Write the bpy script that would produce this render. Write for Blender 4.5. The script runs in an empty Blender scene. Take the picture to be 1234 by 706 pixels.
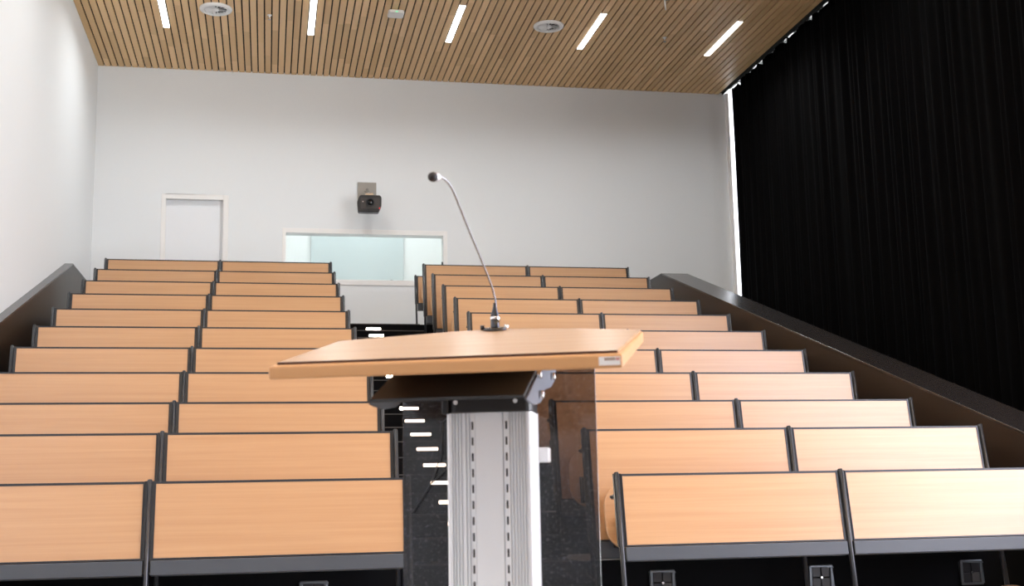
import bpy, bmesh, math, random
from mathutils import Matrix, Vector
random.seed(7)
sc = bpy.context.scene
col = sc.collection
CZ = 0.9935                       # eye height of the camera above the ground floor
H = 6.285 + CZ                    # ceiling height
XL, XR, YB, YF = -2.476, 7.50, 17.9, -8.0

# ------------------------------------------------------------------ materials
def lin(r, g, b):
    f = lambda c: c / 12.92 if c <= .04045 else ((c + .055) / 1.055) ** 2.4
    return (f(r / 255), f(g / 255), f(b / 255), 1)

def mat(name, c, rough=.5, metal=0, spec=.5, bump=0, bscale=200, emit=None, estr=0):
    m = bpy.data.materials.new(name); m.use_nodes = True
    nt = m.node_tree; b = nt.nodes['Principled BSDF']
    b.inputs['Base Color'].default_value = (c[0], c[1], c[2], 1)
    b.inputs['Roughness'].default_value = rough
    b.inputs['Metallic'].default_value = metal
    b.inputs['Specular IOR Level'].default_value = spec
    if emit:
        b.inputs['Emission Color'].default_value = (*emit, 1)
        b.inputs['Emission Strength'].default_value = estr
    if bump:
        t = nt.nodes.new('ShaderNodeTexCoord'); n = nt.nodes.new('ShaderNodeTexNoise')
        n.inputs['Scale'].default_value = bscale; n.inputs['Detail'].default_value = 4
        k = nt.nodes.new('ShaderNodeBump'); k.inputs['Strength'].default_value = bump
        k.inputs['Distance'].default_value = .002
        nt.links.new(t.outputs['Object'], n.inputs['Vector'])
        nt.links.new(n.outputs['Fac'], k.inputs['Height'])
        nt.links.new(k.outputs['Normal'], b.inputs['Normal'])
    return m

def wood(name, c0, c1, rough=.38, across=26, along=1.1, rnd=True, axis='X', amount=1.0):
    """horizontal grained veneer; grain runs along the given local axis"""
    m = bpy.data.materials.new(name); m.use_nodes = True
    nt = m.node_tree; N = nt.nodes; L = nt.links; b = N['Principled BSDF']
    t = N.new('ShaderNodeTexCoord'); mp = N.new('ShaderNodeMapping')
    s = {'X': (along, across, across), 'Y': (across, along, across), 'Z': (across, across, along)}[axis]
    mp.inputs['Scale'].default_value = s
    L.new(t.outputs['Object'], mp.inputs['Vector'])
    if rnd:
        oi = N.new('ShaderNodeObjectInfo'); mu = N.new('ShaderNodeVectorMath'); mu.operation = 'SCALE'
        co = N.new('ShaderNodeCombineXYZ')
        for i in range(3): L.new(oi.outputs['Random'], co.inputs[i])
        mu.inputs['Scale'].default_value = 57.0
        L.new(co.outputs[0], mu.inputs[0]); L.new(mu.outputs[0], mp.inputs['Location'])
    n1 = N.new('ShaderNodeTexNoise'); n1.inputs['Scale'].default_value = 1; n1.inputs['Detail'].default_value = 5
    n1.inputs['Distortion'].default_value = .6
    L.new(mp.outputs[0], n1.inputs['Vector'])
    n2 = N.new('ShaderNodeTexNoise'); n2.inputs['Scale'].default_value = 4.5; n2.inputs['Detail'].default_value = 3
    L.new(mp.outputs[0], n2.inputs['Vector'])
    mx = N.new('ShaderNodeMath'); mx.operation = 'MULTIPLY_ADD'; mx.inputs[1].default_value = .35
    L.new(n2.outputs['Fac'], mx.inputs[0]); L.new(n1.outputs['Fac'], mx.inputs[2])
    r = N.new('ShaderNodeValToRGB')
    r.color_ramp.elements[0].position = .48; r.color_ramp.elements[1].position = .86
    r.color_ramp.elements[0].color = (*c0, 1); r.color_ramp.elements[1].color = (*c1, 1)
    L.new(mx.outputs[0], r.inputs['Fac']); L.new(r.outputs[0], b.inputs['Base Color'])
    b.inputs['Roughness'].default_value = rough
    return m

M = {}
M['wall'] = mat('white_wall_paint', (.772, .795, .812), .75, bump=.06, bscale=160)
M['wall_grey'] = mat('grey_wall_paint', (.40, .40, .41), .75)
M['frame_white'] = mat('white_lacquer', (.84, .83, .82), .4)
M['door'] = mat('white_door_leaf', (.80, .82, .85), .45)
M['beech'] = wood('beech_veneer', (.52, .278, .128), (.575, .325, .158), .29, across=38, along=.7)
M['beech'].node_tree.nodes['Principled BSDF'].inputs['Specular IOR Level'].default_value = 1.0
M['beech_edge'] = mat('beech_edge', (.60, .36, .17), .4)
M['top'] = wood('lectern_beech', (.555, .355, .215), (.61, .405, .25), .26, across=22)
M['top_edge'] = wood('lectern_edge_band', (.60, .305, .12), (.64, .335, .14), .4)
M['groove'] = mat('dark_brown_edge', (.06, .022, .012), .5)
M['steel'] = mat('grey_coated_steel', (.020, .022, .027), .28, spec=.7)
M['beam'] = mat('grey_beam_lacquer', (.062, .070, .082), .42)
M['trim'] = mat('graphite_edging', (.022, .024, .030), .4)
M['black'] = mat('black_plastic', (.010, .010, .011), .45)
M['carpet'] = mat('black_floor', (.0035, .0037, .0045), .75, spec=.12, bump=.3, bscale=300)
M['ground'] = mat('grey_bounce_floor', (.34, .34, .34), .5, bump=.05, bscale=60)  # unseen ground and treads, toned up to bounce light onto the ceiling
M['nosing'] = mat('dark_step_nosing', (.085, .083, .08), .4)
M['parapet'] = wood('dark_brown_panel', (.006, .0036, .0025), (.010, .006, .004), .36, across=5, along=.8, rnd=False, axis='Y')
M['coping'] = mat('dark_coping', (.024, .021, .021), .22, spec=.6)
M['curtain'] = mat('black_curtain_cloth', (.0013, .0011, .0012), .85, spec=.05, bump=.2, bscale=500)
M['alu'] = mat('pale_aluminium', (.88, .895, .91), .4, metal=.15)
M['alu_flat'] = mat('pale_grey_infill', (.88, .90, .92), .4)
M['chrome'] = mat('bright_steel', (.75, .75, .76), .18, metal=1)
M['dsteel'] = mat('black_steel_sheet', (.013, .012, .012), .42)
M['bracket'] = mat('grey_zinc_plate', (.19, .205, .24), .4, metal=.5)
M['darkslot'] = mat('slot_shadow_black', (.008, .006, .005), .6)
M['mic_metal'] = mat('mic_satin_nickel', (.20, .20, .215), .25, metal=1)
M['mic_body'] = mat('mic_dark_chrome', (.05, .05, .055), .12, metal=.8)
M['head_metal'] = mat('mic_head_shell', (.62, .63, .67), .35, metal=.6)
M['foam'] = mat('mic_dark_grille', (.012, .009, .009), .6)
M['led'] = mat('step_led', (1, 1, 1), .4, emit=(1, .88, .72), estr=30)
M['lamp'] = mat('lamp_diffuser', (.9, .9, .9), .4, emit=(1, .975, .945), estr=12)
M['green'] = mat('green_indicator', (.1, .8, .3), .4, emit=(.15, 1, .35), estr=1.6)
M['red'] = mat('red_indicator', (.8, .02, .02), .4, emit=(1, .03, .06), estr=.8)
M['white_plastic'] = mat('white_plastic', (.86, .85, .84), .45)
M['beige_plastic'] = mat('pale_plastic', (.82, .79, .77), .5)
M['vent_dark'] = mat('vent_dark_grey', (.04, .05, .05), .6)
M['plate'] = mat('brushed_plate', (.30, .285, .26), .4, metal=.4)
M['proj'] = mat('projector_case', (.022, .020, .019), .4)
M['proj_face'] = mat('projector_face', (.05, .042, .038), .5)
M['lens'] = mat('lens_glass', (.006, .006, .008), .05)
M['booth'] = mat('booth_wall', (.88, .89, .88), .6)
M['booth_green'] = mat('booth_panel', (.60, .665, .67), .5)
M['brown'] = mat('brown_leather', (.16, .085, .045), .55, bump=.2, bscale=80)
M['sticker'] = mat('label_white', (.82, .80, .78), .5)
M['ink'] = mat('label_ink', (.32, .20, .13), .6)
M['ink_red'] = mat('label_red', (.55, .09, .06), .6)
M['socket_in'] = mat('socket_insert', (.022, .022, .026), .35)
M['socket_lid'] = mat('socket_lid', (.075, .075, .075), .45)
M['socket_frame'] = mat('socket_frame', (.16, .18, .20), .32, metal=.6)

def front_fresnel(N, L, ior):
    # mirror part of a pane: only where light meets it from the air side
    fr = N.new('ShaderNodeFresnel'); fr.inputs[0].default_value = ior
    ge = N.new('ShaderNodeNewGeometry'); iv = N.new('ShaderNodeMath'); iv.operation = 'SUBTRACT'; iv.inputs[0].default_value = 1
    L.new(ge.outputs['Backfacing'], iv.inputs[1])
    mu = N.new('ShaderNodeMath'); mu.operation = 'MULTIPLY'
    L.new(fr.outputs[0], mu.inputs[0]); L.new(iv.outputs[0], mu.inputs[1])
    return mu.outputs[0]
def window_glass(name, tint, rough=0.0):
    m = bpy.data.materials.new(name); m.use_nodes = True
    nt = m.node_tree; N = nt.nodes; L = nt.links; N.remove(N['Principled BSDF'])
    tr = N.new('ShaderNodeBsdfTransparent'); tr.inputs[0].default_value = (*tint, 1)
    gl = N.new('ShaderNodeBsdfGlossy'); gl.inputs['Roughness'].default_value = rough
    fr = front_fresnel(N, L, 1.4)
    mx = N.new('ShaderNodeMixShader')
    L.new(fr, mx.inputs[0]); L.new(tr.outputs[0], mx.inputs[1]); L.new(gl.outputs[0], mx.inputs[2])
    L.new(mx.outputs[0], N['Material Output'].inputs[0])
    return m
M['glass'] = window_glass('window_glass', (.97, .98, .98))

def smoked(name):
    """smoked acrylic with a film of pale dust specks"""
    m = bpy.data.materials.new(name); m.use_nodes = True
    nt = m.node_tree; N = nt.nodes; L = nt.links; N.remove(N['Principled BSDF'])
    tr = N.new('ShaderNodeBsdfTransparent'); tr.inputs[0].default_value = (.40, .37, .355, 1)
    df = N.new('ShaderNodeBsdfDiffuse'); df.inputs[0].default_value = (.32, .38, .47, 1)
    gl = N.new('ShaderNodeBsdfGlossy'); gl.inputs['Roughness'].default_value = .08
    t = N.new('ShaderNodeTexCoord')
    n1 = N.new('ShaderNodeTexNoise'); n1.inputs['Scale'].default_value = 150; n1.inputs['Detail'].default_value = 2
    n2 = N.new('ShaderNodeTexNoise'); n2.inputs['Scale'].default_value = 14; n2.inputs['Detail'].default_value = 3
    L.new(t.outputs['Object'], n1.inputs['Vector']); L.new(t.outputs['Object'], n2.inputs['Vector'])
    mr = N.new('ShaderNodeMapRange'); mr.inputs[1].default_value = .56; mr.inputs[2].default_value = .72
    mr.inputs[3].default_value = .0; mr.inputs[4].default_value = .20
    L.new(n1.outputs['Fac'], mr.inputs[0])
    m2 = N.new('ShaderNodeMapRange'); m2.inputs[1].default_value = .35; m2.inputs[2].default_value = .75
    m2.inputs[3].default_value = .008; m2.inputs[4].default_value = .045
    L.new(n2.outputs['Fac'], m2.inputs[0])
    ad = N.new('ShaderNodeMath'); ad.operation = 'ADD'
    L.new(mr.outputs[0], ad.inputs[0]); L.new(m2.outputs[0], ad.inputs[1])
    mx = N.new('ShaderNodeMixShader'); L.new(ad.outputs[0], mx.inputs[0])
    L.new(tr.outputs[0], mx.inputs[1]); L.new(df.outputs[0], mx.inputs[2])
    fr = front_fresnel(N, L, 1.45)
    m3 = N.new('ShaderNodeMixShader'); L.new(fr, m3.inputs[0])
    L.new(mx.outputs[0], m3.inputs[1]); L.new(gl.outputs[0], m3.inputs[2])
    L.new(m3.outputs[0], N['Material Output'].inputs[0])
    return m
M['smoked'] = smoked('smoked_acrylic')

PITCH = .095
def slat_material():
    m = bpy.data.materials.new('ceiling_slat_wood'); m.use_nodes = True
    nt = m.node_tree; N = nt.nodes; L = nt.links; b = N['Principled BSDF']
    t = N.new('ShaderNodeTexCoord'); sp = N.new('ShaderNodeSeparateXYZ'); L.new(t.outputs['Object'], sp.inputs[0])
    def math_(op, a, bb=None, c=None):
        n = N.new('ShaderNodeMath'); n.operation = op
        for i, v in enumerate((a, bb, c)):
            if v is None: continue
            if isinstance(v, (int, float)): n.inputs[i].default_value = v
            else: L.new(v, n.inputs[i])
        return n.outputs[0]
    idx = math_('FLOOR', math_('DIVIDE', math_('ADD', sp.outputs[0], 50 * PITCH + 1.39 + PITCH / 2), PITCH))
    w1 = N.new('ShaderNodeTexWhiteNoise'); w1.noise_dimensions = '1D'; L.new(idx, w1.inputs['W'])
    seg = math_('FLOOR', math_('DIVIDE', math_('ADD', sp.outputs[1], math_('MULTIPLY', w1.outputs['Value'], 9.0)), 1.35))
    w2 = N.new('ShaderNodeTexWhiteNoise'); w2.noise_dimensions = '2D'
    cb = N.new('ShaderNodeCombineXYZ'); L.new(idx, cb.inputs[0]); L.new(seg, cb.inputs[1]); L.new(cb.outputs[0], w2.inputs['Vector'])
    mp = N.new('ShaderNodeMapping'); mp.inputs['Scale'].default_value = (30, 1.2, 30); L.new(t.outputs['Object'], mp.inputs[0])
    n1 = N.new('ShaderNodeTexNoise'); n1.inputs['Scale'].default_value = 1; n1.inputs['Detail'].default_value = 4; L.new(mp.outputs[0], n1.inputs['Vector'])
    f = math_('ADD', math_('MULTIPLY', w2.outputs['Value'], .75), math_('MULTIPLY', n1.outputs['Fac'], .3))
    r = N.new('ShaderNodeValToRGB'); r.color_ramp.elements[0].position = .1; r.color_ramp.elements[1].position = .95
    r.color_ramp.elements[0].color = (.62, .385, .17, 1); r.color_ramp.elements[1].color = (.84, .555, .285, 1)
    L.new(f, r.inputs[0]); L.new(r.outputs[0], b.inputs['Base Color']); b.inputs['Roughness'].default_value = .42
    return m
M['slat'] = slat_material()
M['ceil_dark'] = mat('ceiling_void_felt', (.012, .015, .014), .9)

# ------------------------------------------------------------------ mesh helpers
class MB:
    def __init__(s): s.v = []; s.f = []; s.m = []; s.sm = []
    def add(s, vs, fs, mi=0, smooth=False, X=None):
        o = len(s.v)
        for p in vs:
            p = Vector(p)
            if X is not None: p = X @ p
            s.v.append(p)
        for f in fs: s.f.append([o + i for i in f]); s.m.append(mi); s.sm.append(smooth)
        return s
    def box(s, x0, x1, y0, y1, z0, z1, mi=0, X=None):
        vs = [(x, y, z) for z in (z0, z1) for y in (y0, y1) for x in (x0, x1)]
        return s.add(vs, [(0, 2, 3, 1), (4, 5, 7, 6), (0, 1, 5, 4), (2, 6, 7, 3), (0, 4, 6, 2), (1, 3, 7, 5)], mi, False, X)
    def prism(s, poly, a, b, axis='X', mi=0, X=None, smooth=False):
        """poly in the two other axes, extruded from a to b along axis"""
        def P(u, v, w): return {'X': (w, u, v), 'Y': (u, w, v), 'Z': (u, v, w)}[axis]
        n = len(poly); vs = [P(u, v, a) for u, v in poly] + [P(u, v, b) for u, v in poly]
        s.add(vs, [tuple(range(n))[::-1], tuple(range(n, 2 * n))], mi, False, X)
        return s.add(vs, [(i, (i + 1) % n, n + (i + 1) % n, n + i) for i in range(n)], mi, smooth, X)
    def tube(s, path, r, seg=10, mi=0, X=None, cap=True):
        path = [Vector(p) for p in path]; rs = r if isinstance(r, (list, tuple)) else [r] * len(path)
        vs = []; fs = []; up = None
        for i, p in enumerate(path):
            t = (path[min(i + 1, len(path) - 1)] - path[max(i - 1, 0)]).normalized()
            if up is None:
                up = Vector((1, 0, 0)) if abs(t.x) < .9 else Vector((0, 1, 0))
            a = (up - t * up.dot(t)).normalized(); up = a; b = t.cross(a)
            for k in range(seg):
                th = 2 * math.pi * k / seg
                vs.append(p + (a * math.cos(th) + b * math.sin(th)) * rs[i])
        for i in range(len(path) - 1):
            for k in range(seg):
                k2 = (k + 1) % seg
                fs.append((i * seg + k, i * seg + k2, (i + 1) * seg + k2, (i + 1) * seg + k))
        s.add(vs, fs, mi, True, X)
        if cap:
            n = len(path) - 1
            s.add(vs, [tuple(range(seg))[::-1], tuple(n * seg + k for k in range(seg))], mi, False, X)
        return s
    def lathe(s, prof, seg=32, mi=0, X=None, close=False):
        """profile of (radius, z) turned about z"""
        vs = []; fs = []; n = len(prof)
        for r, z in prof:
            for k in range(seg):
                th = 2 * math.pi * k / seg; vs.append((r * math.cos(th), r * math.sin(th), z))
        for i in range(n - 1):
            for k in range(seg):
                k2 = (k + 1) % seg
                fs.append((i * seg + k, i * seg + k2, (i + 1) * seg + k2, (i + 1) * seg + k))
        return s.add(vs, fs, mi, True, X)
    def build(s, name, mats, parent=None, bevel=0, bseg=2, loc=None):
        me = bpy.data.meshes.new(name)
        me.from_pydata([tuple(v) for v in s.v], [], s.f); me.update()
        if not isinstance(mats, (list, tuple)): mats = [mats]
        for m in mats: me.materials.append(m)
        me.polygons.foreach_set('material_index', s.m)
        me.polygons.foreach_set('use_smooth', s.sm)
        bm = bmesh.new(); bm.from_mesh(me)
        bmesh.ops.remove_doubles(bm, verts=bm.verts, dist=1e-6)
        bmesh.ops.recalc_face_normals(bm, faces=bm.faces)
        bm.to_mesh(me); bm.free()
        o = bpy.data.objects.new(name, me); col.objects.link(o)
        if parent: o.parent = parent
        if loc: o.location = loc
        if bevel:
            k = o.modifiers.new('bevel', 'BEVEL'); k.width = bevel; k.segments = bseg; k.limit_method = 'ANGLE'
            k.angle_limit = math.radians(40)
        return o

def tag(o, label, cat, group=None):
    o['label'] = label; o['category'] = cat
    if group: o['group'] = group
    return o
def empty(name, loc, label, cat, group=None, rz=0):
    o = bpy.data.objects.new(name, None); o.empty_display_size = .1; col.objects.link(o)
    o.location = loc; o.rotation_euler = (0, 0, rz)
    return tag(o, label, cat, group)
def struct(o): o['kind'] = 'structure'; return o
def copy_tree(o, parent=None):
    c = o.copy(); col.objects.link(c)
    if parent: c.parent = parent
    for ch in list(o.children): copy_tree(ch, c)
    return c
def rrect(x0, x1, y0, y1, r, n=5):
    pts = []
    for cx, cy, a in ((x1 - r, y1 - r, 0), (x0 + r, y1 - r, 90), (x0 + r, y0 + r, 180), (x1 - r, y0 + r, 270)):
        for k in range(n + 1):
            t = math.radians(a + 90 * k / n); pts.append((cx + r * math.cos(t), cy + r * math.sin(t)))
    return pts

# ------------------------------------------------------------------ the room
RISE, GO = .2935, .9
def zp(k): return RISE * k                          # level of tier k (0 = ground floor)
def yn(k): return 15.8 - GO * (11 - k)              # front edge of tier k
PXL, PXR, PW = -2.38, 5.20, .37                     # inner faces of the two sloping parapets

b = MB()
b.box(XL - .2, XR + .2, YF - .2, YB + 2.4, -.2, 0, 1)
for k in range(1, 12):
    y1 = yn(k + 1) if k < 11 else YB
    b.box(XL, PXR + .01, yn(k), YB, zp(k - 1), zp(k) - .004, 0)
    b.box(XL, PXR + .01, yn(k) + .05, y1, zp(k) - .004, zp(k), 1)  # tread tops added in the paler ground tone for bounce light
struct(b.build('floor', [M['carpet'], M['ground']]))

b = MB(); b.box(XL - .2, XL, YF - .2, YB, 0, H + .3); struct(b.build('wall_left', M['wall']))
b = MB(); b.box(XL - .2, XR + .2, YF - .2, YF, 0, H + .3); struct(b.build('wall_front', M['wall_grey']))

# rear wall with openings for the door and the booth window
DX0, DX1, DZ1 = -1.538, -.596, 4.402 + CZ
WX0, WX1, WZ0, WZ1 = .178, 2.606, 3.105 + CZ, 3.940 + CZ
b = MB()
def wall_piece(x0, x1, z0, z1): b.box(x0, x1, YB, YB + .2, z0, z1)
ztop = H + .3
wall_piece(XL - .2, DX0, 0, ztop); wall_piece(DX0, DX1, DZ1, ztop); wall_piece(DX0, DX1, 0, zp(11))
wall_piece(DX1, WX0, 0, ztop); wall_piece(WX0, WX1, 0, WZ0); wall_piece(WX0, WX1, WZ1, ztop)
wall_piece(WX1, XR + .2, 0, ztop)
struct(b.build('wall_back', M['wall']))

# door
d = struct(MB().box(DX0 + .06, DX1 - .075, YB + .07, YB + .11, zp(11), DZ1 - .07).build('door_1', M['door'], bevel=.003))
b = MB()
b.box(DX0, DX0 + .06, YB - .012, YB + .12, zp(11), DZ1); b.box(DX1 - .075, DX1, YB - .012, YB + .12, zp(11), DZ1)
b.box(DX0 + .06, DX1 - .075, YB - .012, YB + .12, DZ1 - .07, DZ1)
b.build('door_frame', M['frame_white'], d, bevel=.004)
b = MB(); b.tube([(DX0 + .13, YB + .07, zp(11) + 1.05), (DX0 + .13, YB + .02, zp(11) + 1.05), (DX0 + .25, YB + .02, zp(11) + 1.05)], .009)
b.build('door_handle', M['chrome'], d)

# booth window in the rear wall
IX0, IX1, IZ0, IZ1 = .228, 2.545, 3.183 + CZ, 3.870 + CZ
b = MB()
b.box(WX0, IX0, YB - .012, YB + .2, WZ0, WZ1); b.box(IX1, WX1, YB - .012, YB + .2, WZ0, WZ1)
b.box(IX0, IX1, YB - .012, YB + .2, WZ0, IZ0); b.box(IX0, IX1, YB - .012, YB + .2, IZ1, WZ1)
w1 = struct(b.build('window_1', M['frame_white'], bevel=.003))
MB().box(IX0, IX1, YB + .10, YB + .108, IZ0, IZ1).build('pane', M['glass'], w1)
for x in (.80, 1.78):
    MB().box(x - .022, x + .022, YB + .075, YB + .10, IZ0, IZ0 + .022).build('latch', M['steel'], w1, bevel=.004)
MB().box(IX1 - .022, IX1, YB + .03, YB + .075, IZ0 + .19, IZ0 + .30).build('window_handle', M['steel'], w1, bevel=.005)
# the lit booth behind it
b = MB()
b.box(-.4, 3.2, YB + 2.0, YB + 2.1, zp(11), H - .8); b.box(-.5, -.4, YB + .2, YB + 2.1, zp(11), H - .8)
b.box(3.2, 3.3, YB + .2, YB + 2.1, zp(11), H - .8); b.box(-.5, 3.3, YB + .2, YB + 2.1, H - .8, H - .7)
b.box(-.5, 3.3, YB + .2, YB + 2.1, zp(11) - .1, zp(11))
struct(b.build('wall_booth', M['booth']))
b = MB(); b.box(.655, 2.16, YB + 1.955, YB + 1.99, zp(11) + .1, H - 1.0)
b.box(.655, 1.2, YB + 1.945, YB + 1.955, zp(11) + .1, H - 1.0)
tag(b.build('booth_panel', M['booth_green']), 'pale grey green wall panel inside the booth behind the rear window', 'panel')

# glazed right side
b = MB()
gx0, gx1 = XR, XR + .07
ys = [-.6 + 1.55 * i for i in range(12)] + [17.872]
for y in ys: b.box(gx0 - .03, gx1, y - .028, y + .028, 0, H + .25)
for z in (.04, 2.75, H + .2): b.box(gx0, gx1, ys[0], ys[-1], z - .04, z + .04)
w2 = struct(b.build('window_2', M['frame_white']))
for y0, y1 in zip(ys[:-1], ys[1:]):
    MB().box(XR + .03, XR + .036, y0 + .03, y1 - .03, .06, H + .2).build('pane', M['glass'], w2)
b = MB(); b.box(XR, XR + .2, YF - .2, -.6, 0, H + .3); struct(b.build('wall_right', M['wall']))

b = MB(); b.box(7.108, 7.126, YB - .065, YB, zp(11), H); b.box(7.126, 7.148, YB - .085, YB, zp(11), H)
struct(b.build('trim_1', M['frame_white'], bevel=.003))

# slatted ceiling
b = MB()
x = -1.39 - PITCH * 11
CE = 7.07
xs = []
while x < CE - .03:
    xs.append(x); x += PITCH
for x in xs:
    x0 = max(XL, x - .0385); x1 = min(CE, x + .0385)
    if x1 - x0 > .01: b.box(x0, x1, YF, YB, H, H + .02, 0)
b.box(XL, CE, YF, YB, H + .022, H + .25, 1)
b.box(CE, CE + .012, YF, YB, H - .004, H + .25, 1)
b.box(CE + .012, XR + .2, YF, YB, H + .22, H + .27, 1)
struct(b.build('ceiling', [M['slat'], M['ceil_dark']]))

# sloping parapets on either side of the seating
ZC = 2.94 + CZ; YC = 15.67; SL = RISE / GO
def parapet(x0, x1, label, inner):
    root = empty('parapet', ((x0 + x1) / 2, 11, 0), label, 'parapet', 'sloping parapets')
    ylow = 5.2; zl = ZC - SL * (YC - ylow)
    b = MB(); b.prism([(ylow - 11, 0), (YB - .02 - 11, 0), (YB - .02 - 11, ZC - .02), (YC - 11, ZC - .02), (ylow - 11, zl - .02)], x0 - (x0 + x1) / 2, x1 - (x0 + x1) / 2, 'X')
    b.build('wall_panel', M['parapet'], root)
    b = MB(); b.prism([(ylow - 11 - .01, zl - .02), (YC - 11, ZC - .02), (YB - .02 - 11, ZC - .02), (YB - .02 - 11, ZC), (YC - 11, ZC), (ylow - 11 - .01, zl)], x0 - (x0 + x1) / 2 - (.004 if inner > 0 else 0), x1 - (x0 + x1) / 2 + (.004 if inner < 0 else 0), 'X')
    b.build('coping', M['coping'], root, bevel=.003)
    return root
parapet(XL + .001, PXL, 'narrow dark brown sloping parapet along the white left wall', -1)
parapet(PXR, PXR + PW, 'broad dark brown sloping parapet in front of the black curtain', 1)

# black curtain along the glazing
root = empty('curtain', (7.205, 13, 0), 'tall pleated black curtain along the right side below the wooden ceiling', 'curtain')
n = 1500; y0c, y1c = 6.3, 17.79
ph = [random.uniform(0, 6.28) for _ in range(6)]
dips = [random.choice((.004, .006, .01, .045, .065)) for _ in range(97)]
vs = []; fs = []; zl = [.02, 1.2, 2.6, 4.0, 5.4, H - .02, H + .10]
for i in range(n + 1):
    y = y0c + (y1c - y0c) * i / n
    for j, z in enumerate(zl):
        q = .25 + .75 * (1 - z / H)
        yy = y + .02 * math.sin(y * 2.1 + ph[5]) * (1 - z / H)
        f = math.sin(2 * math.pi * (yy / .155) + 1.9 * math.sin(yy * 2.3 + ph[0]) + 1.2 * math.sin(yy * 5.9 + ph[1]))
        g = math.sin(2 * math.pi * (yy / .41) + ph[2] + 1.4 * math.sin(yy * 1.3))
        xo = .020 * f * (.75 + .25 * q) + .024 * g + .004 * math.sin(yy * 47 + z)
        zz = z
        if j == len(zl) - 1: zz = z - dips[int(y / .22) % 97] * (.5 - .5 * math.cos(2 * math.pi * y / .22))
        vs.append((xo, y - 13, zz))
k = len(zl)
for i in range(n):
    for j in range(k - 1): fs.append((i * k + j, i * k + k + j, i * k + k + j + 1, i * k + j + 1))
b = MB(); b.add(vs, fs, 0, True)
c = b.build('curtain_cloth', M['curtain'], root); s_ = c.modifiers.new('s', 'SOLIDIFY'); s_.thickness = .003
b = MB(); b.box(-.012, .012, y0c - 13.3, y1c - 13 + .2, H + .092, H + .22); b.build('curtain_track', M['black'], root)
for i in range(60):
    y = y0c + .1 + .22 * i
    if y > y1c: break
    MB().tube([(0, y - 13, H + .14), (0, y - 13, H + .09)], .006, 6).build('glider', M['white_plastic'], root)

# ------------------------------------------------------------------ aisle stairs
root = empty('aisle_stairs', (1.372, yn(1), 0), 'black aisle stairs with small lit lamps between the two seat blocks', 'stairs')
ax0, ax1 = .815 - 1.372, 1.929 - 1.372
for j in range(0, 22):
    ye = 15.8 - .45 * j; ze = zp(11) - RISE / 2 * j
    yy = ye - yn(1)
    zb = 0
    b = MB(); b.box(ax0, ax1, yy - .004, yy + .46, max(0, ze - RISE / 2 - .01), ze + .002)
    st = b.build('step', M['carpet'], root)
    b = MB(); b.box(ax0, ax1, yy - .007, yy + .03, ze - .006, ze + .004); b.build('nosing', M['nosing'], st)
    b = MB(); b.prism(rrect(1.325 - 1.372 - .092, 1.325 - 1.372 + .092, ze - .078, ze - .050, .008, 3), yy - .008, yy - .003, 'Y')
    b.build('step_lamp', M['led'], root)

# ------------------------------------------------------------------ benches
PX = 1.387
TILT = Matrix.Rotation(-math.atan(.16), 4, 'X')
def bench_parts(root, Ht, panel_h, gap, beam_h, seats, flap):
    """origin on the floor below the top line of the front face; x from the middle post"""
    X = Matrix.Translation((0, 0, Ht)) @ TILT
    cs = math.cos(math.atan(.16)); low = -Ht / cs + .002
    beam_low = -panel_h - gap - beam_h
    for i in (-1, 0, 1):
        x = i * PX
        b = MB()
        prof = [(.0135 * math.cos(t) , .021 * math.sin(t) + .004) for t in [2 * math.pi * k / 14 for k in range(14)]]
        b.prism([(x + u, v) for u, v in prof], low + .01, .007, 'Z', X=X, smooth=True)
        b.prism([(x + u * .85, v * .85) for u, v in prof], .007, .010, 'Z', X=X, smooth=True)
        b.box(x - (.0275 if i > -1 else .017), x + (.0275 if i < 1 else .017), .005, .03, -panel_h, .003, 0, X)
        p = b.build('post', M['steel'], root)
        MB().box(x - .03, x + .03, -.17 - .06, -.17 + .05, 0, .012).build('foot_plate', M['steel'], p)
    for i in (-1, 0):
        x0 = i * PX + .028; x1 = (i + 1) * PX - .028
        b = MB(); b.box(x0 + .005, x1 - .005, .002, .020, -panel_h + .008, -.0125, 0, X)
        pn = b.build('wood_panel', M['beech'], root)
        b = MB()
        b.box(x0, x1, -.001, .023, -.0125, 0, 0, X); b.box(x0, x1, -.001, .023, -panel_h, -panel_h + .008, 0, X)
        b.box(x0, x0 + .005, -.001, .023, -panel_h + .008, -.0125, 0, X); b.box(x1 - .005, x1, -.001, .023, -panel_h + .008, -.0125, 0, X)
        b.build('edge_trim', M['trim'], pn)
        b = MB(); b.box(x0 - .008, x1 + .008, -.012, .045, beam_low, beam_low + beam_h, 0, X)
        b.build('beam', M['beam'], root, bevel=.004)
        if flap:
            b = MB(); b.box(x0 + .02, x1 - .02, .150, .170, -.41, -.12, 0, X)
            fl = b.build('desk_flap', M['beech'], root)
            b = MB(); b.tube([X @ Vector((x0 - .03, .165, -.105)), X @ Vector((x1 + .03, .165, -.105))], .008, 8)
            for xx in (x0 - .012, x1 + .012): b.box(xx - .008, xx + .008, .02, .18, -.118, -.096, 0, X)
            b.build('hinge_rod', M['steel'], fl)
        if seats:
            wd = (x1 - x0) / 2
            for q in (0, 1):
                sx0 = x0 + q * wd + .03; sx1 = x0 + (q + 1) * wd - .03
                zb_, zt_ = -panel_h - gap - .07, -panel_h - gap + .345
                poly = rrect(sx0, sx1, zb_, zt_, .15, 9)
                b = MB()
                b.prism(poly, -.135, -.113, 'Y', 0, X)
                st = b.build('seat', M['beech'], root, bevel=.006)
                for e in (sx0 + .085, sx1 - .085):
                    b = MB(); b.prism(rrect(-.175, -.10, zb_ + .03, zb_ + .21, .03, 5), e - .012, e + .012, 'X', 0, X)
                    b.box(e - .010, e + .010, -.12, .01, zb_ + .03, zb_ + .08, 0, X)
                    b.build('seat_hinge', M['black'], st)

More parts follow.
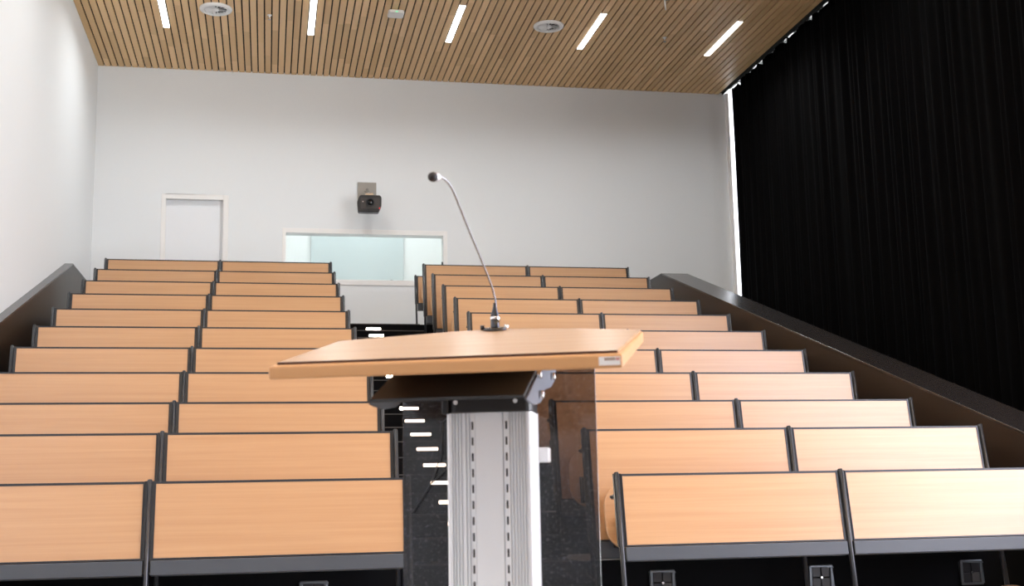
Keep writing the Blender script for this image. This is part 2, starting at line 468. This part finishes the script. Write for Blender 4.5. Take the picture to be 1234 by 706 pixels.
LBX, RBX = -.6135, 3.3615
def ordinal(k): return ['front', 'second', 'third', 'fourth', 'fifth', 'sixth', 'seventh', 'eighth', 'ninth', 'tenth', 'eleventh'][k - 1]
def lab(k, side):
    if k == 1: return 'front row beech bench of the %s block, the tallest panels with a grey beam below' % side
    if k == 11: return 'rearmost full beech bench of the %s block, eleventh row from the front' % side
    return 'beech panelled bench in the %s row from the front of the %s seating block' % (ordinal(k), side)
grp = 'beech lecture benches in tiers'
def place(k): 
    y = 6.911 if k == 1 else 6.722 + GO * (k - 1)
    return y, zp(k - 1)
protos = {}
def bench(k):
    hs = {1: 1.1105, 2: 1.114}.get(k, 1.0735)
    out = []
    for side, bx in (('left', LBX), ('right', RBX)):
        y, z = place(k)
        key = k if k < 3 else 3
        if key not in protos:
            r = empty('lecture_bench', (bx, y, z), lab(k, side), 'bench', grp)
            if k == 1: bench_parts(r, hs, .413, .004, .078, False, True)
            else: bench_parts(r, hs, .705, .006, .10, True, True)
            protos[key] = r
        else:
            r = copy_tree(protos[key]); r.location = (bx, y, z); r['label'] = lab(k, side)
for k in range(1, 12): bench(k)
# low rear bench behind the last row of the right block
r = empty('lecture_bench', (RBX, 16.62, zp(11)), 'low beech back bench standing alone behind the last right row, by the rear window', 'bench', grp)
bench_parts(r, .79, .40, .005, .09, True, False)

# power outlets on the black riser under the front benches
SO = 0
def outlet(x, label, first=None):
    if first:
        r = copy_tree(first); r.location.x = x; r['label'] = label; return r
    r = empty('power_outlet', (x, yn(2), .435), label, 'power outlet', 'outlets on the riser')
    b = MB()
    for p in ((-.082, .082, .066, .082), (-.082, .082, -.082, -.066), (-.082, -.062, -.066, .066), (.062, .082, -.066, .066)):
        b.box(p[0], p[1], -.018, 0, p[2], p[3])
    b.build('outlet_frame', M['socket_frame'], r, bevel=.006)
    b = MB()
    for (x0, x1, z0, z1) in ((-.060, -.003, .002, .064), (.003, .060, .002, .064), (-.060, -.003, -.064, -.002)):
        b.box(x0, x1, -.010, -.001, z0, z1)
    b.build('socket_insert', M['socket_in'], r, bevel=.003)
    b = MB(); b.box(.0, .060, -.014, -.001, -.064, -.002)
    b.build('outlet_lid', M['socket_lid'], r, bevel=.003)
    b = MB(); b.tube([(0, -.012, 0), (0, -.022, 0)], .008, 10); b.build('knob', M['chrome'], r)
    return r
o1 = outlet(2.478, 'grey framed power outlet on the black riser nearest right of the lectern')
outlet(3.56, 'grey framed power outlet on the black riser beside the right block middle post', o1)
outlet(4.64, 'grey framed power outlet on the black riser at the bottom right corner', o1)
outlet(.285, 'grey framed power outlet half hidden under the left front bench', o1)
# small brown thing by the outer post
b = MB(); pts = []
prof = [(.085, .0), (.098, .02), (.094, .045), (.075, .068), (.045, .080), (.015, .084), (.0005, .085)]
b.lathe(prof, 24, X=Matrix.Diagonal((1.25, .8, 1, 1)))
tag(b.build('bundle', M['brown'], loc=(4.655, 7.28, zp(1) + .0)), 'low rounded brown object on the black floor at the bottom right corner', 'bundle')

# ------------------------------------------------------------------ lectern
PSI = math.radians(-19.5)
LX, LY, LZ = .288, 2.032, CZ
TL = math.radians(12.3)
lec = empty('lectern', (LX, LY, 0), 'beech topped lectern with fluted aluminium column and smoked front panel', 'lectern', None, PSI)
BT = Matrix.Translation((0, 0, .23 + LZ)) @ Matrix.Rotation(TL, 4, 'X')   # plane of the sloping top
back = [(.318, .425), (.265, .462), (.19, .508), (.10, .552), (.04, .572), (-.02, .574), (-.08, .562), (-.19, .50), (-.26, .46), (-.306, .43)]
outl = [(-.307, .0), (.298, .0)] + back
b = MB(); b.prism(outl, -.026, -.003, 'Z', 0, BT); tb = b.build('lectern_top', M['top_edge'], lec, bevel=.004, bseg=3)
inl = [(-.297, .024), (.289, .024)] + [(u * .985, v - .004) for u, v in back]
b = MB(); b.prism(inl, -.0032, .0008, 'Z', 0, BT); b.build('writing_surface', M['top'], tb)
b = MB(); b.box(-.297, .289, .0215, .0242, -.0031, .0012, 0, BT); b.build('paper_stop', M['groove'], tb)
# label on the front edge
b = MB(); b.box(.259, .294, -.0012, .0005, -.0205, -.0065, 0, BT); stk = b.build('edge_label', M['sticker'], tb)
b = MB()
for i in range(6): b.box(.2685 + i * .003, .2708 + i * .003, -.0016, -.001, -.0125, -.008, 0, BT)
for i in range(2): b.box(.2875 + i * .003, .2895 + i * .003, -.0016, -.001, -.0125, -.008, 1, BT)
b.build('print', [M['ink'], M['ink_red']], stk)
# tilting carriage under the top
b = MB()
b.prism([(.055, .1665 + LZ), (.059, .1645 + LZ), (.245, .231 + LZ), (.245, .252 + LZ), (.241, .252 + LZ), (.241, .234 + LZ), (.055, .170 + LZ)], -.142, .126, 'X')
tray = b.build('cable_tray', M['dsteel'], lec)
def side_plate(x0, x1, m):
    poly = [(.058, .163), (.095, .160), (.16, .160), (.25, .170), (.30, .185), (.32, .200), (.43, .214), (.50, .234), (.53, .262), (.53, .31), (.245, .254), (.238, .226)]
    b = MB(); b.prism([(y, z + LZ) for y, z in poly], x0, x1, 'X')
    p = b.build('side_plate', m, lec, bevel=.0015)
    return p
pr = side_plate(.126, .131, M['bracket']); pl = side_plate(-.147, -.142, M['dsteel'])
for y, z in ((.205, .2185), (.43, .236), (.23, .184)):
    b = MB(); b.tube([(.131, y, z + LZ), (.140, y, z + LZ)], .0075, 12); b.build('bolt', M['chrome'], pr, bevel=.0015)
# collar on the column
b = MB(); b.prism(rrect(-.084, .088, .442, .56, .018, 4), .169 + LZ, .215 + LZ, 'Z'); b.box(-.095, -.08, .44, .50, .168 + LZ, .20 + LZ)
b.box(-.07, .09, .46, .54, .20 + LZ, .30 + LZ)
clr = b.build('collar', M['dsteel'], lec, bevel=.002)
for x in (-.066, .056):
    b = MB(); b.tube([(x, .443, .190 + LZ), (x, .438, .190 + LZ)], .0045, 12); b.build('bolt', M['alu'], clr)
b = MB(); b.tube([(.088, .47, .190 + LZ), (.096, .47, .190 + LZ)], .0062, 12); b.build('bolt', M['alu'], clr)
# column
cx0, cx1, cy0, cy1 = -.087, .0865, .452, .572
zt = .171 + LZ; zb_ = .03
r = .010
pts = []
def groove_front(xs):
    for x in xs: pts.extend([(x - .0021, cy0), (x - .0016, cy0 + .006), (x + .0016, cy0 + .006), (x + .0021, cy0)])
# walk round the section, front face from left to right
for k in range(6):
    t = math.radians(180 + 90 * k / 5); pts.append((cx0 + r * .55 + r * .55 * math.cos(t), cy0 + r * .55 + r * .55 * math.sin(t)))
groove_front([-.0745, -.0690, -.0625, -.0560, -.0465, -.0395])
pts.extend([(-.0290, cy0), (-.0290, cy0 + .0025), (.0275, cy0 + .0025), (.0275, cy0 + .006), (.0300, cy0 + .006), (.0300, cy0)])
groove_front([.0430, .0490, .0555, .0615, .0675, .0735])
for k in range(6):
    t = math.radians(270 + 90 * k / 5); pts.append((cx1 - r + r * math.cos(t), cy0 + r + r * math.sin(t)))
pts.extend([(cx1, cy1 - .01), (cx1 - .01, cy1), (cx0 + .01, cy1), (cx0, cy1 - .01)])
b = MB(); b.prism(pts, zb_, zt, 'Z'); colm = b.build('column', M['alu'], lec)
b = MB(); b.box(-.0285, .0272, cy0 + .0005, cy0 + .004, zb_, zt - .001); b.build('centre_infill', M['alu_flat'], colm)
for x, yf in ((-.0340, cy0), (.0352, cy0)):
    b = MB(); z = zt - .020
    while z > .1:
        b.box(x - .0019, x + .0019, yf - .0004, yf + .003, z - .016, z); z -= .0316
    sl = b.build('slot_row', M['darkslot'], colm)
b = MB(); b.prism(rrect(-.30, .32, .28, .86, .04, 5), 0, .03, 'Z'); b.build('base_plate', M['dsteel'], lec, bevel=.004)
# smoked front panel on clamps behind the column
b = MB(); b.prism(rrect(-.214, .206, .08, .31 + LZ, .012, 3), .600, .608, 'Y'); gp = b.build('smoked_panel', M['smoked'], lec, bevel=.002)
for z in (.085, -.42):
    b = MB(); b.box(.07, .1075, .560, .600, z - .0155 + LZ, z + .0155 + LZ); b.build('panel_clamp', M['alu_flat'], lec, bevel=.003)
    b = MB(); b.box(-.10, -.06, .560, .600, z - .0155 + LZ, z + .0155 + LZ); b.build('panel_clamp', M['alu_flat'], lec, bevel=.003)
b = MB(); b.tube([(-.075, .585, .20 + LZ), (-.125, .59, .16 + LZ), (-.128, .59, .09 + LZ), (-.150, .59, .03 + LZ), (-.19, .59, -.03 + LZ)], .0013, 6)
b.tube([(-.09, .585, .078 + LZ), (-.12, .588, .058 + LZ), (-.15, .59, .03 + LZ)], .0013, 6)
b.build('cable', M['black'], lec)

# gooseneck microphone standing on the lectern
mic = empty('gooseneck_microphone', (0, 0, 0), 'silver gooseneck microphone with dark round head standing on the lectern top', 'microphone', None, PSI)
ca, sa = math.cos(PSI), math.sin(PSI)
mu, mv = .004, .527
mz = .23 + mv * math.sin(TL) / math.cos(TL) + LZ + .0015
mic.location = (LX + ca * mu - sa * mv, LY + sa * mu + ca * mv, mz)
def ml(u, v, z): return (u - mu, v - mv, z + LZ - mz)
tl = Matrix.Rotation(TL, 4, 'X')
b = MB(); b.lathe([(.0005, 0), (.0245, 0), (.0255, .002), (.024, .005), (.010, .0065), (.0005, .0065)], 28, X=tl); fl = b.build('flange', M['mic_body'], mic)
for a in (-.027, .024):
    b = MB(); b.tube([(a, 0, .001), (a, 0, .011)], .0045, 10, X=tl); b.build('thumb_screw', M['chrome'] if a > 0 else M['mic_body'], mic)
b = MB(); b.lathe([(.0095, .005), (.0095, .0225), (.0005, .0225)], 24, X=Matrix.Identity(4)); b.build('socket', M['mic_body'], mic)
b = MB(); b.lathe([(.0098, .0225), (.0102, .024), (.0102, .027), (.0095, .028)], 24); b.build('ring', M['chrome'], mic)
b = MB(); b.lathe([(.0092, .028), (.0088, .033), (.0062, .041), (.0040, .050), (.0034, .058), (.0005, .058)], 24); b.build('connector', M['mic_body'], mic)
P = [(.006, .527, .388), (.006, .526, .405), (.004, .520, .421), (0, .50, .443), (-.012, .44, .491), (-.024, .37, .538), (-.031, .32, .570), (-.036, .285, .591), (-.041, .268, .601), (-.046, .255, .6065), (-.050, .247, .608), (-.054, .238, .607)]
def smooth(P, n=6):
    P = [Vector(p) for p in P]; out = []
    for i in range(len(P) - 1):
        p0 = P[max(i - 1, 0)]; p1 = P[i]; p2 = P[i + 1]; p3 = P[min(i + 2, len(P) - 1)]
        for k in range(n):
            t = k / n
            out.append(.5 * ((2 * p1) + (p2 - p0) * t + (2 * p0 - 5 * p1 + 4 * p2 - p3) * t * t + (3 * p1 - p0 - 3 * p2 + p3) * t ** 3))
    out.append(P[-1]); return out
b = MB(); b.tube([ml(*p) for p in smooth(P)], .0022, 10); b.build('gooseneck', M['mic_metal'], mic)
hd = Vector(ml(-.054, .238, .607)); dr = Vector((-.013, -.032, -.007)).normalized()
def capsule(o, d, prof, name, m):
    q = Vector((0, 0, 1)).rotation_difference(d).to_matrix().to_4x4()
    b = MB(); b.lathe(prof, 24, X=Matrix.Translation(o) @ q); return b.build(name, m, mic)
capsule(hd, dr, [(.0024, -.002), (.0050, .001), (.0082, .005), (.0094, .011), (.0096, .018)], 'head_body', M['head_metal'])
capsule(hd, dr, [(.0092, .018), (.0095, .020), (.0090, .024), (.0076, .028), (.0045, .031), (.0003, .032)], 'head_grille', M['foam'])

# ------------------------------------------------------------------ projector on the rear wall
pj = empty('projector', (1.41, 17.5, 4.225 + CZ), 'black projector on a silver bracket high on the rear wall', 'projector')
def wp(x, y, z): return (x - 1.41, y - 17.5, z - 4.225)
b = MB(); x0, _, z0 = wp(1.268, 0, 4.38); x1, _, z1 = wp(1.545, 0, 4.655)
b.box(x0, x1, .375, .40, z0, z1); b.build('wall_plate', M['plate'], pj, bevel=.002)
b = MB(); b.tube([(.0, .38, .32), (.0, .15, .20), (.0, .05, .16)], .022, 12); b.tube([(-.035, .37, .29), (-.035, .2, .20)], .012, 10)
b.box(-.06, .06, -.02, .16, .125, .17); b.build('wall_arm', M['chrome'], pj, bevel=.003)
PT = Matrix.Rotation(math.radians(8), 4, 'X') @ Matrix.Rotation(math.radians(-4), 4, 'Z')
b = MB(); poly = [(-.165, -.10), (-.175, .03), (-.14, .115), (-.12, .128), (.15, .128), (.175, .10), (.175, -.02), (.14, -.11), (.125, -.12), (-.15, -.12)]
b.prism(poly, -.13, .18, 'Y', 0, PT); bd = b.build('case', M['proj'], pj, bevel=.012, bseg=3)
b = MB(); b.prism([(-.125, -.07), (-.125, .085), (.145, .085), (.145, -.05), (.13, -.07)], -.136, -.128, 'Y', 0, PT); fc = b.build('front_face', M['proj_face'], pj, bevel=.003)
LR = PT @ Matrix.Translation((.012, -.135, .02)) @ Matrix.Rotation(math.radians(90), 4, 'X')
b = MB(); b.lathe([(.058, -.002), (.060, .02), (.052, .024), (.045, .012), (.042, .006)], 28, X=LR); ls = b.build('lens_ring', M['black'], pj)
b = MB(); b.lathe([(.044, .004), (.03, .012), (.0005, .016)], 24, X=LR); b.build('lens', M['lens'], ls)
b = MB(); b.lathe([(.010, 0), (.010, .004), (.0005, .005)], 12, X=PT @ Matrix.Translation((-.09, -.136, .03)) @ Matrix.Rotation(math.radians(90), 4, 'X')); b.build('sensor', M['chrome'], pj)
b = MB(); b.box(.14, .155, -.142, -.13, -.068, -.053, 0, PT); b.build('indicator', M['red'], pj)

# ------------------------------------------------------------------ ceiling things
names = ['far left', 'second from the left', 'middle', 'second from the right', 'far right']
lampx = [-1.392, .510, 2.409, 4.300, 6.206]
first = None
for i, x in enumerate(lampx):
    lb = 'slim white ceiling light strip, %s of the five in the slatted ceiling' % names[i]
    if first is None:
        r = empty('ceiling_light', (x, 15.58, H), lb, 'ceiling light', 'ceiling light strips'); first = r
        b = MB(); b.box(-.043, .043, -.66, .66, -.004, .028)
        b.build('housing', M['white_plastic'], r)
        b = MB(); b.box(-.0385, .0385, -.65, .65, -.009, -.004); b.build('diffuser', M['lamp'], r)
    else:
        r = copy_tree(first); r.location.x = x; r['label'] = lb
def diffuser(x, y, label, src=None):
    if src:
        r = copy_tree(src); r.location = (x, y, H); r['label'] = label; return r
    r = empty('air_diffuser', (x, y, H), label, 'air diffuser', 'round ceiling diffusers')
    b = MB(); b.lathe([(.206, 0), (.208, -.010), (.200, -.024), (.178, -.034), (.160, -.034), (.146, -.026), (.140, -.010), (.138, 0)], 48); b.build('rim', M['white_plastic'], r)
    b = MB(); b.lathe([(.14, -.002), (.0005, -.002)], 40); b.build('back_plate', M['vent_dark'], r)
    b = MB()
    for k in range(14):
        a = 2 * math.pi * k / 14
        Xm = Matrix.Rotation(a, 4, 'Z') @ Matrix.Translation((.088, 0, -.017)) @ Matrix.Rotation(math.radians(38), 4, 'X')
        b.prism([(-.055, -.011), (.052, -.019), (.052, .019), (-.055, .011)], -.0015, .0015, 'Z', 0, Xm)
    b.build('vanes', M['white_plastic'], r)
    b = MB(); b.lathe([(.042, -.004), (.042, -.024), (.034, -.031), (.0005, -.033)], 28); b.build('hub', M['white_plastic'], r)
    return r
d1 = diffuser(-.722, 15.50, 'round white ceiling air diffuser between the two left light strips')
diffuser(3.667, 15.45, 'round white ceiling air diffuser left of the second light strip from the right', d1)
r = empty('access_point', (1.58, 15.29, H), 'white rounded wireless box with a green light on the slatted ceiling', 'wireless box')
b = MB(); b.prism(rrect(-.105, .105, -.105, .105, .035, 6), -.042, 0, 'Z'); b.build('casing', M['beige_plastic'], r, bevel=.012, bseg=3)
b = MB(); b.box(-.010, .014, -.112, -.10, -.036, -.026); b.build('indicator', M['green'], r)
def sprinkler(x, y, label, src=None):
    if src:
        r = copy_tree(src); r.location = (x, y, H); r['label'] = label; return r
    r = empty('sprinkler', (x, y, H), label, 'sprinkler', 'ceiling sprinklers')
    b = MB(); b.lathe([(.030, 0), (.030, -.004), (.014, -.008), (.010, -.030), (.006, -.034)], 20); b.build('rose', M['white_plastic'], r)
    b = MB(); b.tube([(.010, 0, -.028), (.014, 0, -.045), (.003, 0, -.060)], .0025, 6); b.tube([(-.010, 0, -.028), (-.014, 0, -.045), (-.003, 0, -.060)], .0025, 6)
    b.build('yoke', M['chrome'], r)
    b = MB(); b.lathe([(.0005, -.058), (.022, -.060), (.022, -.063), (.0005, -.064)], 16); b.build('deflector', M['chrome'], r)
    return r
s1 = sprinkler(-.042, 15.62, 'tiny chrome sprinkler in the ceiling left of the second light strip')
sprinkler(5.372, 15.64, 'tiny chrome sprinkler in the ceiling between the two right light strips', s1)
r = empty('ceiling_hanger', (4.905, 14.15, H), 'thin pale rod with a grey mount hanging from the ceiling at the top edge', 'hanger')
b = MB(); b.lathe([(.07, 0), (.07, -.05), (.045, -.085), (.012, -.09)], 24); b.build('ceiling_mount', M['bracket'], r)
b = MB(); b.tube([(-.025, 0, -.06), (-.018, -.01, -.235)], .011, 10); b.build('rod', M['white_plastic'], r)

# ------------------------------------------------------------------ lights
w = bpy.data.worlds.new('overcast_sky'); sc.world = w; w.use_nodes = True
wn, wl = w.node_tree.nodes, w.node_tree.links
bg = wn['Background']; bg.inputs[1].default_value = 11.5
# overcast sky above the horizon; glow added below it to brighten the ceiling
wt = wn.new('ShaderNodeTexCoord'); ws = wn.new('ShaderNodeSeparateXYZ'); wr = wn.new('ShaderNodeValToRGB')
wl.new(wt.outputs['Generated'], ws.inputs[0])
wa = wn.new('ShaderNodeMath'); wa.operation = 'MULTIPLY_ADD'; wa.inputs[1].default_value = .5; wa.inputs[2].default_value = .5
wl.new(ws.outputs[2], wa.inputs[0]); wl.new(wa.outputs[0], wr.inputs[0])
wr.color_ramp.elements[0].position = .48; wr.color_ramp.elements[0].color = (2.0, 2.0, 2.0, 1)
wr.color_ramp.elements[1].position = .52; wr.color_ramp.elements[1].color = (.97, .955, 1.14, 1)
wl.new(wr.outputs[0], bg.inputs[0])
def area(name, loc, rot, sx, sy, power, c=(1, 1, 1), portal=False, spread=180):
    l = bpy.data.lights.new(name, 'AREA'); l.shape = 'RECTANGLE'; l.size = sx; l.size_y = sy; l.energy = power; l.color = c; l.spread = math.radians(spread)
    if portal: l.cycles.is_portal = True
    o = bpy.data.objects.new(name, l); col.objects.link(o); o.location = loc; o.rotation_euler = rot
    return o
area('window_portal', (XR + .12, 8.6, H / 2), (0, math.radians(90), 0), H, 18.6, 1, portal=True)
# seen strip row, plus unseen rows towards the front added for lighting
for y in (15.58, 12.3, 9.0, 5.7, 2.4, -.9, -4.2, -6.8):
    for x in lampx:
        area('ceiling_strip_light', (x, y, H - .012), (0, 0, 0), .077, 1.3, {15.58: 35, 12.3: 22, 9.0: 15, -.9: 20}.get(y, 9), (.95, .985, 1.0), spread=152)
# lamp inside the booth
area('booth_lamp', (1.4, YB + 1.1, H - .85), (0, 0, 0), 2.4, .6, 48, (.95, 1, 1))

# ------------------------------------------------------------------ camera
cam = bpy.data.cameras.new('camera'); co = bpy.data.objects.new('camera', cam); col.objects.link(co)
yaw, pitch, roll = .1974, .1639, -.0195
cy, sy, cp, sp = math.cos(yaw), math.sin(yaw), math.cos(pitch), math.sin(pitch)
f = Vector((sy * cp, cy * cp, sp)); rt = Vector((cy, -sy, 0)); up = rt.cross(f)
c_, s_ = math.cos(roll), math.sin(roll)
R_ = c_ * rt + s_ * up; U_ = -s_ * rt + c_ * up
co.matrix_world = Matrix(((R_.x, U_.x, -f.x, 0), (R_.y, U_.y, -f.y, 0), (R_.z, U_.z, -f.z, CZ), (0, 0, 0, 1)))
cam.sensor_width = 36; cam.sensor_fit = 'HORIZONTAL'; cam.lens = 1483.3 / 1234 * 36
cam.clip_start = .05; cam.clip_end = 200
cam.dof.use_dof = True; cam.dof.focus_distance = 8.5; cam.dof.aperture_fstop = 8.5
sc.camera = co

sc.view_settings.view_transform = 'Standard'; sc.view_settings.look = 'None'
sc.view_settings.gamma = 1; sc.view_settings.use_curve_mapping = False
sc.view_settings.exposure = -0.40
sc.cycles.use_denoising = True
sc.cycles.max_bounces = 10; sc.cycles.diffuse_bounces = 5; sc.cycles.transparent_max_bounces = 16
sc.cycles.sample_clamp_indirect = 8
